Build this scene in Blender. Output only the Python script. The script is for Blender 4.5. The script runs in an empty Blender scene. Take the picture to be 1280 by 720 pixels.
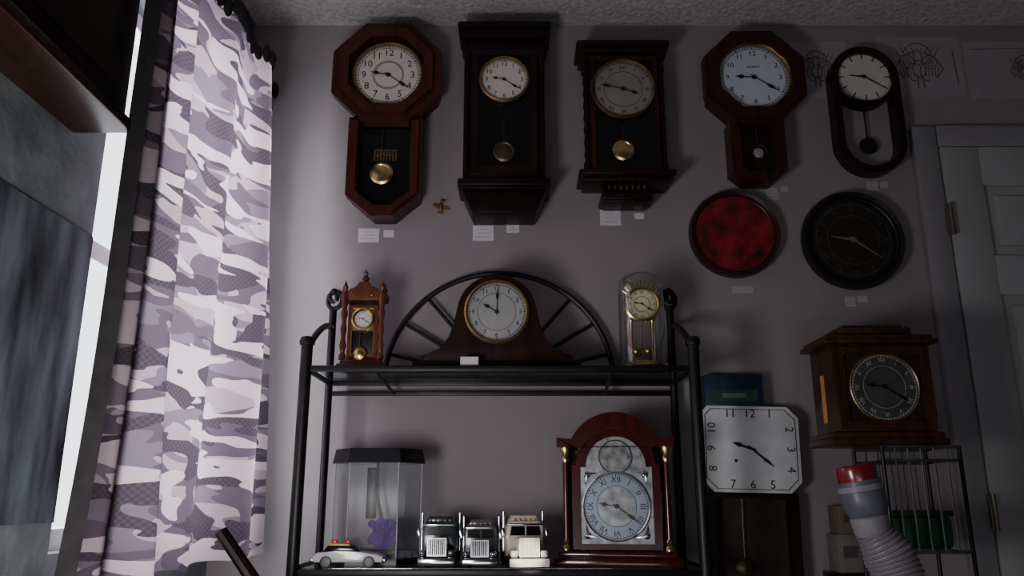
import bpy, bmesh, math, random
from mathutils import Matrix, Vector
random.seed(4)
SC=bpy.context.scene
COL=SC.collection
# ---------------------------------------------------------------- camera
PITCH=math.radians(14.7); CH=1.07; CD=2.12
cd=bpy.data.cameras.new("camera"); cam=bpy.data.objects.new("camera",cd); COL.objects.link(cam)
cd.sensor_width=36; cd.lens=28.125; cd.clip_start=0.02
cam.location=(0,-CD,CH); cam.rotation_euler=(math.pi/2+PITCH,0,0)
SC.camera=cam
sp,cp=math.sin(PITCH),math.cos(PITCH)
def X(px,py,d):
    v=(360-py)/1000; return (px-640)/1000*d/(cp-v*sp)
def Z(py,d):
    v=(360-py)/1000; return CH+d*(sp+v*cp)/(cp-v*sp)
def K(py,d):
    return d/1000/(cp-(360-py)/1000*sp)
# ---------------------------------------------------------------- materials
def nt(name):
    m=bpy.data.materials.new(name); m.use_nodes=True
    n=m.node_tree; return m,n,n.nodes,n.links,n.nodes["Principled BSDF"]
def M(name,c,rough=.5,metal=0,var=.15,scale=30,bump=0,coat=0,stretch=(1,1,1),c2=None,emit=0,spec=.5):
    m,n,N,L,b=nt(name)
    tc=N.new("ShaderNodeTexCoord"); mp=N.new("ShaderNodeMapping"); mp.inputs["Scale"].default_value=stretch
    ns=N.new("ShaderNodeTexNoise"); ns.inputs["Scale"].default_value=scale; ns.inputs["Detail"].default_value=5
    L.new(tc.outputs["Object"],mp.inputs[0]); L.new(mp.outputs[0],ns.inputs["Vector"])
    r=N.new("ShaderNodeValToRGB")
    if c2 is None: c2=tuple(min(1,x*(1+var)) for x in c); c1=tuple(x*(1-var) for x in c)
    else: c1=c
    r.color_ramp.elements[0].position=.32; r.color_ramp.elements[1].position=.68
    r.color_ramp.elements[0].color=(*c1,1); r.color_ramp.elements[1].color=(*c2,1)
    L.new(ns.outputs[0],r.inputs[0]); L.new(r.outputs[0],b.inputs["Base Color"])
    b.inputs["Roughness"].default_value=rough; b.inputs["Metallic"].default_value=metal
    b.inputs["Coat Weight"].default_value=coat; b.inputs["Specular IOR Level"].default_value=spec
    if bump:
        bp=N.new("ShaderNodeBump"); bp.inputs["Strength"].default_value=bump; bp.inputs["Distance"].default_value=.01
        L.new(ns.outputs[0],bp.inputs["Height"]); L.new(bp.outputs[0],b.inputs["Normal"])
    if emit:
        L.new(r.outputs[0],b.inputs["Emission Color"]); b.inputs["Emission Strength"].default_value=emit
    return m
def wood(name,c1,c2,rough=.34,coat=0,spec=.3): return M(name,c1,rough,0,c2=c2,scale=9,stretch=(6,6,.7),coat=coat,spec=spec)
def glass(name,tint=(.9,.95,.95),refl=.12):
    m,n,N,L,b=nt(name); N.remove(b)
    o=N["Material Output"]; t=N.new("ShaderNodeBsdfTransparent"); g=N.new("ShaderNodeBsdfGlossy"); x=N.new("ShaderNodeMixShader")
    t.inputs[0].default_value=(*tint,1); g.inputs["Roughness"].default_value=.06
    lw=N.new("ShaderNodeLayerWeight"); lw.inputs[0].default_value=.25
    a=N.new("ShaderNodeMath"); a.operation='MULTIPLY_ADD'; a.inputs[1].default_value=.6; a.inputs[2].default_value=refl
    L.new(lw.outputs["Facing"],a.inputs[0]); L.new(a.outputs[0],x.inputs[0]); L.new(t.outputs[0],x.inputs[1]); L.new(g.outputs[0],x.inputs[2]); L.new(x.outputs[0],o.inputs[0])
    return m
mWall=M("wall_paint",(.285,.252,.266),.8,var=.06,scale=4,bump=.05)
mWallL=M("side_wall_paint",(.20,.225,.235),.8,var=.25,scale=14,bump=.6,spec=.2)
mCeil=M("popcorn_ceiling",(.48,.46,.455),.9,var=.22,scale=70,bump=.7)
mFloor=M("floor_carpet",(.12,.10,.09),.95,var=.3,scale=80,bump=.5)
mDoor=M("door_paint",(.36,.36,.375),.45,var=.04,scale=6)
mTrim=M("trim_paint",(.26,.25,.275),.5,var=.05)
mWhite=M("window_frame_white",(.8,.8,.8),.5,var=.03)
wRed=wood("cherry_wood",(.022,.005,.004),(.048,.011,.008))
wRedHi=wood("cherry_moulding",(.036,.008,.006),(.075,.017,.011))
wDark=wood("espresso_wood",(.006,.003,.003),(.016,.007,.006))
wWal=wood("walnut_wood",(.020,.007,.005),(.045,.016,.010))
wWalD=wood("dark_walnut_wood",(.010,.0045,.004),(.024,.010,.008))
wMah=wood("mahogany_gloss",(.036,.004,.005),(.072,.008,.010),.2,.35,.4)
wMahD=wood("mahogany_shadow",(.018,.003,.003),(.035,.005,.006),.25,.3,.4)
wOr=wood("carved_reddish_wood",(.075,.020,.010),(.16,.046,.022),.3,.2,.4)
wBr=wood("bracket_brown_wood",(.028,.013,.008),(.065,.030,.018))
mBlack=M("black_satin",(.008,.008,.009),.4,var=.2)
mIron=M("black_iron",(.010,.010,.012),.42,metal=.2,var=.2,spec=.4)
mInk=M("black_ink",(.01,.01,.012),.6,var=.1)
mBrass=M("brass",(.72,.52,.24),.26,metal=1,var=.12)
mBrassD=M("dim_brass",(.30,.21,.10),.4,metal=.8,var=.2)
mBronze=M("dark_bronze",(.12,.09,.06),.4,metal=.8,var=.2)
mSilver=M("silver_dial_metal",(.42,.42,.42),.42,metal=.35,var=.08)
mSilver2=M("brushed_silver_dial",(.30,.285,.26),.45,metal=.3,var=.14,scale=12)
mChrome=M("chrome",(.72,.74,.78),.14,metal=1,var=.08)
mCream=M("cream_dial",(.66,.62,.57),.5,var=.04)
mWhiteD=M("white_dial",(.58,.63,.72),.45,var=.03)
mPaper=M("paper_white",(.66,.65,.70),.8,var=.05)
mGlass=glass("clear_glass",(.93,.95,.95),.10); mShelfG=glass("shelf_glass",(.68,.69,.71),.08)
mDkGlass=M("dark_door_glass",(.005,.005,.006),.15,var=.2,coat=.15,spec=.3)
# ---------------------------------------------------------------- mesh builder
_tc={}
def textmesh(s):
    if s in _tc: return _tc[s]
    cu=bpy.data.curves.new("t",'FONT'); cu.body=s; cu.align_x='CENTER'; cu.align_y='CENTER'; cu.resolution_u=2; cu.extrude=.01
    ob=bpy.data.objects.new("t",cu); COL.objects.link(ob); dg=bpy.context.evaluated_depsgraph_get(); dg.update()
    me=bpy.data.meshes.new_from_object(ob.evaluated_get(dg)); bpy.data.objects.remove(ob); _tc[s]=me
    return me
class B:
    def __init__(s): s.bm=bmesh.new()
    def _fin(s,vs,T=None):
        if T is not None: bmesh.ops.transform(s.bm,matrix=T,verts=vs)
        return s
    def box(s,cx,cy,cz,sx,sy,sz,bev=0,rot=None):
        r=bmesh.ops.create_cube(s.bm,size=1); vs=r['verts']
        bmesh.ops.scale(s.bm,vec=(sx,sy,sz),verts=vs)
        if bev:
            es=list({e for v in vs for e in v.link_edges})
            rr=bmesh.ops.bevel(s.bm,geom=es,offset=bev,segments=2,profile=.5,affect='EDGES')
            vs=list({v for f in rr['faces'] for v in f.verts}|{v for v in vs if v.is_valid})
        T=Matrix.Translation((cx,cy,cz))
        if rot is not None: T=T@rot
        return s._fin(vs,T)
    def lathe(s,prof,o=(0,0,0),axis='Z',seg=32,closed=False,T=None):
        rows=[]; vs=[]
        for (r,h) in prof:
            row=[]
            for i in range(seg):
                a=2*math.pi*i/seg
                if axis=='Z': c=(r*math.cos(a),r*math.sin(a),h)
                elif axis=='Y': c=(r*math.cos(a),-h,r*math.sin(a))
                else: c=(h,r*math.cos(a),r*math.sin(a))
                row.append(s.bm.verts.new((c[0]+o[0],c[1]+o[1],c[2]+o[2])))
            rows.append(row); vs+=row
        n=len(rows)
        for j in range(n if closed else n-1):
            A=rows[j];C=rows[(j+1)%n]
            for i in range(seg):
                k=(i+1)%seg
                s.bm.faces.new((A[i],A[k],C[k],C[i]))
        s._fin(vs,T)
        bmesh.ops.remove_doubles(s.bm,verts=vs,dist=1e-6)
        return s
    def cyl(s,p0,p1,r,r2=None,seg=16):
        p0=Vector(p0);p1=Vector(p1);d=p1-p0
        q=d.to_track_quat('Z','Y').to_matrix().to_4x4()
        r2=r if r2 is None else r2
        return s.lathe([(0,0),(r,0),(r2,d.length),(0,d.length)],seg=seg,T=Matrix.Translation(p0)@q)
    def prism(s,pts,y0,y1,bev=0,T=None):
        a=[s.bm.verts.new((x,y0,z)) for x,z in pts]; b=[s.bm.verts.new((x,y1,z)) for x,z in pts]
        n=len(pts); f0=s.bm.faces.new(a); f1=s.bm.faces.new(b[::-1]); fs=[f0,f1]
        for i in range(n): fs.append(s.bm.faces.new((a[i],b[i],b[(i+1)%n],a[(i+1)%n])))
        vs=a+b
        if bev:
            es=list(f1.edges)
            rr=bmesh.ops.bevel(s.bm,geom=es,offset=bev,segments=2,profile=.5,affect='EDGES')
            vs=list({v for v in vs if v.is_valid}|{v for f in rr['faces'] for v in f.verts})
        return s._fin(vs,T)
    def frame(s,out,inn,y0,y1,T=None):
        n=len(out); R=[]
        for pts,y in ((out,y0),(out,y1),(inn,y1),(inn,y0)): R.append([s.bm.verts.new((x,y,z)) for x,z in pts])
        for j in range(4):
            A=R[j];C=R[(j+1)%4]
            for i in range(n):
                k=(i+1)%n; s.bm.faces.new((A[i],A[k],C[k],C[i]))
        return s._fin([v for r in R for v in r],T)
    def tube(s,pts,r,seg=8,closed=False):
        P=[Vector(p) for p in pts]; n=len(P); rows=[]
        ref=None
        for i,p in enumerate(P):
            if closed: t=P[(i+1)%n]-P[i-1]
            else: t=P[min(i+1,n-1)]-P[max(i-1,0)]
            t.normalize()
            if ref is None:
                ref=Vector((0,1,0)) if abs(t.y)<.9 else Vector((1,0,0))
            u=t.cross(ref)
            if u.length<1e-4: u=t.cross(Vector((1,0,0)))
            u.normalize(); w=u.cross(t); rr=r[i] if isinstance(r,(list,tuple)) else r
            rows.append([s.bm.verts.new(p+(u*math.cos(2*math.pi*k/seg)+w*math.sin(2*math.pi*k/seg))*rr) for k in range(seg)])
        for j in range(n if closed else n-1):
            A=rows[j];C=rows[(j+1)%n]
            for k in range(seg): s.bm.faces.new((A[k],A[(k+1)%seg],C[(k+1)%seg],C[k]))
        if not closed: s.bm.faces.new(rows[0]); s.bm.faces.new(rows[-1][::-1])
        return s
    def ball(s,c,r,sc=(1,1,1),seg=16):
        rr=bmesh.ops.create_uvsphere(s.bm,u_segments=seg,v_segments=seg//2+2,radius=r)
        return s._fin(rr['verts'],Matrix.Translation(c)@Matrix.Diagonal((*sc,1)))
    def text(s,t,size,x,y,z,rot=0,T0=None):
        me=textmesh(t).copy()
        T=Matrix.Translation((x,y,z))@Matrix.Rotation(rot,4,'Y')@Matrix.Rotation(math.pi/2,4,'X')@Matrix.Diagonal((size,size,.02,1))
        if T0 is not None: T=T0@T
        me.transform(T); s.bm.from_mesh(me); bpy.data.meshes.remove(me); return s
    def make(s,name,mat,par=None,loc=(0,0,0),rot=(0,0,0),label=None,smooth=True,**kw):
        bmesh.ops.recalc_face_normals(s.bm,faces=s.bm.faces)
        me=bpy.data.meshes.new(name); s.bm.to_mesh(me); s.bm.free(); me.materials.append(mat)
        if smooth:
            me.polygons.foreach_set("use_smooth",[True]*len(me.polygons)); me.set_sharp_from_angle(angle=.6)
        ob=bpy.data.objects.new(name,me); COL.objects.link(ob); ob.location=loc; ob.rotation_euler=rot
        if par: ob.parent=par
        if label: ob["label"]=label
        for k,v in kw.items(): ob[k]=v
        return ob
def thing(name,x,y,z,label,cat,rz=0,group=None,rot=None):
    e=bpy.data.objects.new(name,None); e.empty_display_size=.05; COL.objects.link(e)
    e.location=(x,y,z); e.rotation_euler=rot or (0,0,rz); e["label"]=label; e["category"]=cat
    if group: e["group"]=group
    return e
def octa(h,cx,cz,hz=None):
    hz=hz or h; t=math.tan(math.pi/8)
    return [(cx+a*h,cz+b*hz) for a,b in ((1,t),(t,1),(-t,1),(-1,t),(-1,-t),(-t,-1),(t,-1),(1,-t))]
def scale_pts(pts,k,off=None):
    cx=sum(p[0] for p in pts)/len(pts); cz=sum(p[1] for p in pts)/len(pts)
    return [(cx+(x-cx)*k,cz+(z-cz)*k) for x,z in pts]
ROM=["XII","I","II","III","IIII","V","VI","VII","VIII","IX","X","XI"]
ARA=["12"]+[str(i) for i in range(1,12)]
def dial(par,x,y,z,r,face,ink=None,bez=None,h=9.35,m=21,style='ara',ns=.24,nr=.76,bw=.08,hand='spade',handmat=None,ticks=True,extra=None,bd=.012,ringlines=(.93,)):
    ink=ink or mInk
    D=B().lathe([(0,0),(r,0),(r,-.003),(0,-.003)],axis='Y',seg=48).make("dial",face,par,(x,y,z))
    nb=B(); has=False
    if style!='none':
        has=True
        for i in range(12):
            a=i*math.pi/6
            if style=='ara': nb.text(ARA[i],r*ns*1.25,r*nr*math.sin(a),-.0006,r*nr*math.cos(a))
            elif style=='rom':
                nb.text(ROM[i],r*ns,r*nr*math.sin(a),-.0006,r*nr*math.cos(a),rot=a)
            elif style=='bar':
                T=Matrix.Rotation(a,4,'Y')@Matrix.Translation((0,-.0006,r*nr))
                nb.prism([(-r*.02,-r*.1),(r*.02,-r*.1),(r*.02,r*.1),(-r*.02,r*.1)],0,-.0005,T=T)
        if ticks:
            for i in range(60):
                T=Matrix.Rotation(i*math.pi/30,4,'Y')@Matrix.Translation((0,-.0005,r*.93))
                w=r*(.014 if i%5==0 else .007)
                nb.prism([(-w,-r*.035),(w,-r*.035),(w,r*.035),(-w,r*.035)],0,-.0004,T=T)
        for q in ringlines:
            nb.lathe([(r*q,0),(r*(q+.012),0),(r*(q+.012),.0005),(r*q,.0005)],axis='Y',seg=48,closed=True,o=(0,-.0003,0))
    if extra: extra(nb,r); has=True
    if has: nb.make("numerals",ink,D,smooth=False)
    hm=handmat or mInk
    def hnd(name,ang,L,w,yy):
        b=B()
        if hand=='spade':
            pts=[(-w*.5,-L*.15),(w*.5,-L*.15),(w*.45,L*.5),(w*1.6,L*.62),(w*1.9,L*.72),(w*.7,L*.82),(0,L),(-w*.7,L*.82),(-w*1.9,L*.72),(-w*1.6,L*.62),(-w*.45,L*.5)]
        else: pts=[(-w*.7,-L*.15),(w*.7,-L*.15),(w*.9,L*.3),(w*.3,L),(-w*.3,L),(-w*.9,L*.3)]
        b.prism(pts,yy,yy-.0007); b.lathe([(0,0),(w*2,0),(w*2,.0012),(0,.0012)],axis='Y',seg=16,o=(0,yy,0))
        b.make(name,hm,D,rot=(0,ang,0),smooth=False)
    hnd("hour_hand",h*math.pi/6,r*.55,r*.035,-.002); hnd("minute_hand",m*math.pi/30,r*.8,r*.028,-.0034)
    if bez:
        w=r*bw
        B().lathe([(r-.001,0),(r-.001,bd*.5),(r+w*.35,bd),(r+w,bd*.6),(r+w,-.002),(r,-.002)],axis='Y',seg=48,closed=True).make("bezel",bez,par,(x,y,z))
    return D
def pendulum(par,x,y,ztop,zb,r,mat,rodmat=None):
    b=B().cyl((0,0,0),(0,0,ztop-zb),.0013,seg=8)
    o=b.make("pendulum",rodmat or mBronze,par,(x,y,zb))
    B().lathe([(0,-.004),(r*.8,-.003),(r,0),(r*.8,.003),(r*.75,.002),(r*.3,.005),(0,.0055)],axis='Y',seg=32).make("pendulum_bob",mat,o)
    return o
# ================================================================= ROOM
def struct(o): o["kind"]="structure"; return o
XL=-.767; XR=2.2; YB=-3.4; CZ=2.44
struct(B().box((XL+XR)/2,.06,CZ/2,XR-XL+.3,.12,CZ).make("wall_back",mWall,smooth=False))
wy0,wy1,wz0,wz1=-.73,-.16,.98,2.10
b=B(); T=.12
b.box(XL-T/2,(YB+wy0)/2,CZ/2,T,wy0-YB,CZ); b.box(XL-T/2,(wy1)/2,CZ/2,T,-wy1,CZ)
b.box(XL-T/2,(wy0+wy1)/2,wz0/2,T,wy1-wy0,wz0); b.box(XL-T/2,(wy0+wy1)/2,(wz1+CZ)/2,T,wy1-wy0,CZ-wz1)
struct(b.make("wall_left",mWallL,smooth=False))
struct(B().box(XR+.06,YB/2,CZ/2,.12,-YB,CZ).make("wall_right",mWall,smooth=False))
struct(B().box((XL+XR)/2,YB-.06,CZ/2,XR-XL,.12,CZ).make("wall_front",mWall,smooth=False))
struct(B().box((XL+XR)/2,YB/2,-.05,XR-XL+.3,-YB+.3,.1).make("floor",mFloor,smooth=False))
struct(B().box((XL+XR)/2,YB/2,CZ+.05,XR-XL+.3,-YB+.3,.1).make("ceiling",mCeil,smooth=False))
b=B(); wx=XL-.07; ym=(wy0+wy1)/2; zm=(wz0+wz1)/2
for y in (wy0+.018,wy1-.018): b.box(wx,y,zm,.035,.036,wz1-wz0)
for z in (wz0+.018,zm,wz1-.018): b.box(wx,ym,z,.035,wy1-wy0,.036)
struct(b.make("window_1",mWhite))
# door
dx0=X(1168,190,CD); dw=.76; dh=2.03
st=.105
b=B(); 
b.box(dx0+dw/2,-.005,dh/2,dw,.03,dh)
def rails(b):
    y=-.026
    pans=[(1.71,1.915),(1.0,1.60),(.2,.86)]
    xs=[(dx0+st,dx0+dw/2-.05),(dx0+dw/2+.05,dx0+dw-st)]
    for sx,ex in ((dx0,dx0+st),(dx0+dw/2-.05,dx0+dw/2+.05),(dx0+dw-st,dx0+dw)): b.box((sx+ex)/2,y,dh/2,ex-sx,.014,dh,.002)
    for z0,z1 in ((0,.2),(.86,1.0),(1.60,1.71),(1.915,dh)):
        for a,c in xs: b.box((a+c)/2,y,(z0+z1)/2,c-a,.014,z1-z0,.002)
    for z0,z1 in pans:
        for a,c in xs:
            i=[(a+.03,z0+.03),(c-.03,z0+.03),(c-.03,z1-.03),(a+.03,z1-.03)]
            b.prism(i,-.02,-.031,bev=.004)
rails(b)
door=struct(b.make("door_1",mDoor))
mHinge=M("tarnished_hinge",(.22,.19,.15),.45,metal=.7,var=.2)
for z in (Z(280,CD),Z(640,CD),.25): 
    B().box(dx0-.006,-.036,z,.014,.012,.085,.002).cyl((dx0-.004,-.045,z-.045),(dx0-.004,-.045,z+.045),.006).make("hinge",mHinge,door)
cw=.066
b=B()
b.box(dx0-cw/2-.004,-.014,(dh+cw)/2,cw,.028,dh+cw,.004); b.box(dx0+dw+cw/2+.004,-.014,(dh+cw)/2,cw,.028,dh+cw,.004)
b.box(dx0+dw/2,-.014,dh+cw/2+.004,dw,.028,cw,.004)
struct(b.make("trim_1",mTrim))
struct(B().box((XL+dx0-cw)/2,-.008,.05,dx0-cw-XL-.02,.016,.1,.003).make("baseboard_back",mTrim))
# ================================================================= CURTAIN
def camo():
    m,n,N,L,b=nt("camouflage_fabric")
    uv=N.new("ShaderNodeUVMap"); 
    def blob(sx,sy,off,thr,det=1.5):
        mp=N.new("ShaderNodeMapping"); mp.inputs["Scale"].default_value=(sx,sy,1); mp.inputs["Location"].default_value=off
        ns=N.new("ShaderNodeTexNoise"); ns.inputs["Scale"].default_value=1; ns.inputs["Detail"].default_value=det; ns.inputs["Distortion"].default_value=.7
        L.new(uv.outputs[0],mp.inputs[0]); L.new(mp.outputs[0],ns.inputs["Vector"])
        g=N.new("ShaderNodeMath"); g.operation='GREATER_THAN'; g.inputs[1].default_value=thr; L.new(ns.outputs[0],g.inputs[0]); return g.outputs[0]
    def mix(f,a,c):
        x=N.new("ShaderNodeMix"); x.data_type='RGBA'; L.new(f,x.inputs[0])
        for k,v in ((6,a),(7,c)):
            if isinstance(v,tuple): x.inputs[k].default_value=(*v,1)
            else: L.new(v,x.inputs[k])
        return x.outputs[2]
    ck=N.new("ShaderNodeTexChecker"); ck.inputs["Scale"].default_value=170; L.new(uv.outputs[0],ck.inputs[0])
    ck.inputs[1].default_value=(.052,.040,.054,1); ck.inputs[2].default_value=(.070,.055,.072,1)
    SX,SY=4.8,13.5
    c=mix(blob(SX,SY,(3,1,0),.50),(.15,.12,.155),(.31,.24,.28))
    c=mix(blob(SX,SY+1,(11,5,0),.52),c,(.095,.073,.10))
    c=mix(blob(SX,SY,(27,14,2),.55),c,ck.outputs[0])
    c=mix(blob(SX,SY+2.5,(41,31,5),.555),c,(.46,.375,.41))
    L.new(c,b.inputs["Base Color"]); b.inputs["Roughness"].default_value=.85; b.inputs["Specular IOR Level"].default_value=.2
    t=N.new("ShaderNodeBsdfTranslucent"); L.new(c,t.inputs[0]); x=N.new("ShaderNodeMixShader"); x.inputs[0].default_value=.45
    L.new(b.outputs[0],x.inputs[1]); L.new(t.outputs[0],x.inputs[2]); L.new(x.outputs[0],N["Material Output"].inputs[0])
    return m
mCamo=camo()
cur=thing("curtain",-.66,-.5,.93,"purple and grey camouflage curtain hanging over the bright window","curtain")
NS,NZ=260,46; y0c,y1c=-.845,-.13; zt,zb=2.175,.935
bm=bmesh.new(); uvl=bm.loops.layers.uv.new("UVMap")
def cpt(s,t):   # t 0 bottom..1 top
    ph=s*2*math.pi*4.2+1.2*math.sin(5*s)+.35*math.sin(3*t+4*s)
    A=(.018+.014*(1-t))*(.65+.35*math.sin(9*s+1))
    A=A*min(1,s*10)
    x=-.65+A*math.sin(ph)+.004*math.sin(2*ph+6*t)+.045*(1-t)*s+.016*math.sin(8*s+2.5*t)
    y=y0c+(y1c-y0c)*s+.014*math.cos(ph)-.03*(1-t)*(1-s)
    z=zb+(zt-zb)*t+(.006*math.sin(20*s) if t==0 else 0)
    return Vector((x,y,z))
grid=[[cpt(i/NS,j/NZ) for j in range(NZ+1)] for i in range(NS+1)]
us=[0]
for i in range(NS): us.append(us[-1]+(grid[i+1][NZ//2]-grid[i][NZ//2]).length)
org=Vector((-.66,-.5,.93))
V=[[bm.verts.new(p-org) for p in c] for c in grid]
for i in range(NS):
    for j in range(NZ):
        f=bm.faces.new((V[i][j],V[i+1][j],V[i+1][j+1],V[i][j+1])); f.smooth=True
        for l,(a,c) in zip(f.loops,((i,j),(i+1,j),(i+1,j+1),(i,j+1))): l[uvl].uv=(us[a],grid[a][c].z)
me=bpy.data.meshes.new("fabric_panel"); bm.to_mesh(me); bm.free(); me.materials.append(mCamo)
o=bpy.data.objects.new("fabric_panel",me); COL.objects.link(o); o.parent=cur
mLin=M("dark_lining",(.02,.017,.02),.9,var=.3)
bm=bmesh.new(); rows=[]
for j in range(NZ+1):
    p=cpt(0,j/NZ)-org; rows.append([bm.verts.new(p+Vector(q)) for q in ((0,.001,0),(-.012,-.008,0),(-.03,-.004,0),(-.034,.03,0),(-.03,.12,0))])
for j in range(NZ):
    for k in range(4): bm.faces.new((rows[j][k],rows[j][k+1],rows[j+1][k+1],rows[j+1][k]))
me=bpy.data.meshes.new("lining"); bm.to_mesh(me); bm.free(); me.materials.append(mLin)
o=bpy.data.objects.new("lining",me); COL.objects.link(o); o.parent=cur; o["label"]="dark curtain lining edge"
rod=thing("curtain_rod",-.715,-.5,2.16,"black metal curtain rod with rings above the window","curtain rod")
B().cyl((0,-.6,0),(0,.42,0),.009).make("pole",mIron,rod)
b=B()
for k in range(12):
    y=-.32+k*.062; b.lathe([(.013+.003*math.cos(a*math.pi/3),.003*math.sin(a*math.pi/3)) for a in range(6)],axis='Y',closed=True,seg=18,o=(0,y,0))
b.make("ring",mIron,rod,kind="stuff")
B().ball((0,.43,0),.02).ball((0,.452,0),.01).make("finial",mIron,rod)
B().box(-.025,.40,0,.06,.012,.02,.002).box(-.045,.40,0,.012,.03,.06,.002).make("bracket",mIron,rod)
b=B()
for k in range(24):
    s=.30+k*.0305; p=cpt(min(1,s),1)-org
    b.ball((p.x+.003,p.y,p.z-.004-.005*(k%3)),.013,(.8,1.2,1.5+.4*(k%2)),10)
b.make("header_tab",mLin,cur,kind="stuff",label="dark gathered header tabs")
# ================================================================= LEFT WALL THINGS
lc=thing("wall_cabinet",XL,-1.15,1.685,"dark brown wooden clock cabinet hung on the side wall","cabinet")
B().box(.048,-.01,.36,.094,.62,.70,.004).make("body",wWalD,lc)
B().box(.052,-.01,.012,.106,.65,.022,.004).make("base_moulding",wWal,lc)
B().box(.100,-.01,.36,.008,.5,.6,.003).make("door",wDark,lc)
pst=M("dark_poster_painted_sheen",(.001,.003,.005),.5,c2=(.17,.20,.23),scale=3.4,stretch=(1,5.0,1.3),spec=.12)  # pale streaks are reflections painted onto the dark sheet
po=B().box(0,0,0,.003,.62,.50).make("poster",pst,None,(XL+.0012,-1.04,1.28))
po["label"]="dark blue-grey poster taped to the side wall"; po["category"]="poster"
# ================================================================= WALL CLOCKS
d=2.01
def wallthing(name,px,py_bottom,label,cat="wall clock",dd=2.01,group=None):
    zbm=Z(py_bottom,dd); return thing(name,X(px,py_bottom-60,dd),-.001,zbm,label,cat,group=group),zbm
A,zb_=wallthing("wall_clock",477,267,"cherry wood octagonal regulator wall clock with brass pendulum")
L_=lambda py,dd=2.01: Z(py,dd)-zb_
zc=(L_(28)+L_(146))/2; h=.153
pa=octa(h,0,zc)
B().prism(octa(h-.012,0,zc),0,-.075).make("case_head",wRed,A)
B().frame(pa,octa(h-.030,0,zc),-.06,-.095).frame(octa(h-.022,0,zc),octa(h-.048,0,zc),-.07,-.108).make("octagon_moulding",wRedHi,A)
hw=.102; z1=L_(140); z2=L_(238)
low=[(-hw,z1),(-hw,z2),(-.03,.006),(.03,.006),(hw,z2),(hw,z1)]
inn=[(-hw+.03,z1),(-hw+.03,z2+.012),(-.022,.036),(.022,.036),(hw-.03,z2+.012),(hw-.03,z1)]
B().prism([(x*.96,z+.002) for x,z in low],0,-.05).make("case_body",wRed,A)
B().frame(low,inn,-.045,-.078).frame(scale_pts(low,.93),scale_pts(inn,1.04),-.07,-.088).make("door_frame",wRedHi,A)
B().prism([(x*.99,z) for x,z in inn],-.05,-.052).make("door_glass",mDkGlass,A)
pendulum(A,-.008,-.062,z1-.01,L_(208),.032,mBrass)
b=B()
for k in range(8): b.box(-.030+k*.0085,-.054,L_(184),.0035,.001,.032)
b.box(0,-.054,L_(184),.066,.001,.004).box(0,-.054,L_(177),.066,.001,.003).make("gilt_ornament",M("dull_gilt",(.16,.10,.04),.5,metal=.3,var=.2),A)
def exA(nb,r):
    for q in (.42,.46): nb.lathe([(r*q,0),(r*(q+.015),0),(r*(q+.015),.0005),(r*q,.0005)],axis='Y',seg=40,closed=True,o=(0,-.0003,0))
dial(A,0.003,-.084,L_(88),.093,mCream,bez=mBrassD,style='ara',ns=.25,nr=.74,bw=.09,extra=exA,ringlines=(.9,.96))
# B: dark tall regulator
Bc,zb_=wallthing("wall_clock",630,263,"tall near-black wooden regulator wall clock with small cream dial",dd=1.99)
f=lambda py: Z(py,1.99)-zb_
B().box(0,-.055,(f(232)+f(48))/2,.224,.11,f(48)-f(232),.004).make("case_body",wDark,Bc)
B().box(0,-.062,f(40),.246,.124,.03,.006).box(0,-.066,f(30),.262,.135,.018,.006).make("cornice",wDark,Bc)
B().box(0,-.062,f(226),.25,.13,.022,.006).prism([(-.112,f(234)),(.112,f(234)),(.085,.004),(-.085,.004)],0,-.10,bev=.004).make("base_moulding",wDark,Bc)
o_=[(-.09,f(215)),(-.09,f(60)),(.09,f(60)),(.09,f(215))]; i_=[(-.072,f(205)),(-.072,f(68)),(.072,f(68)),(.072,f(205))]
B().frame(o_,i_,-.108,-.125).make("door_frame",wWalD,Bc)
B().prism(i_,-.109,-.111).make("door_glass",mDkGlass,Bc)
for s in (-1,1):
    B().lathe([(0,0),(.008,0),(.008,.02),(.005,.03),(.007,.06),(.004,.1),(.007,.18),(.005,.3),(.008,.32),(.008,.35),(0,.35)],o=(s*.103,-.117,f(210)),seg=14).make("turned_column",wDark,Bc)
pendulum(Bc,0,-.118,f(150),f(187),.030,mBronze)
dial(Bc,0,-.118,f(97),.064,mCream,bez=mBrassD,style='ara',ns=.23,nr=.76,bw=.1)
# C: spindle gallery clock
Cc,zb_=wallthing("wall_clock",785,245,"dark walnut wall clock with turned side columns and silver dial",dd=1.99)
f=lambda py: Z(py,1.99)-zb_
B().box(0,-.045,(f(215)+f(58))/2,.20,.09,f(58)-f(215),.003).make("case_body",wWalD,Cc)
B().box(0,-.06,f(50),.262,.12,.016,.005).box(0,-.055,f(57),.24,.11,.014,.004).box(0,-.05,f(64),.22,.1,.012,.003).make("cornice",wWalD,Cc)
B().box(0,-.06,f(212),.262,.12,.016,.005).box(0,-.055,f(218),.235,.10,.014,.004).box(0,-.045,f(237),.14,.085,.022,.005).box(0,-.045,.008,.12,.075,.014,.004).make("base_moulding",wWalD,Cc)
for k in range(7):
    B().lathe([(0,0),(.005,0),(.003,.006),(.006,.014),(.003,.022),(.005,.03),(0,.03)],o=(-.048+k*.016,-.085,f(232)),seg=12).make("gallery_spindle",wWal,Cc)
i_=[(-.082,f(204)),(-.082,f(68)),(.082,f(68)),(.082,f(204))]; o_=[(-.094,f(209)),(-.094,f(64)),(.094,f(64)),(.094,f(209))]
B().frame(o_,i_,-.088,-.102).make("door_frame",wWal,Cc)
B().prism(i_,-.089,-.091).make("door_glass",mDkGlass,Cc)
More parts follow.
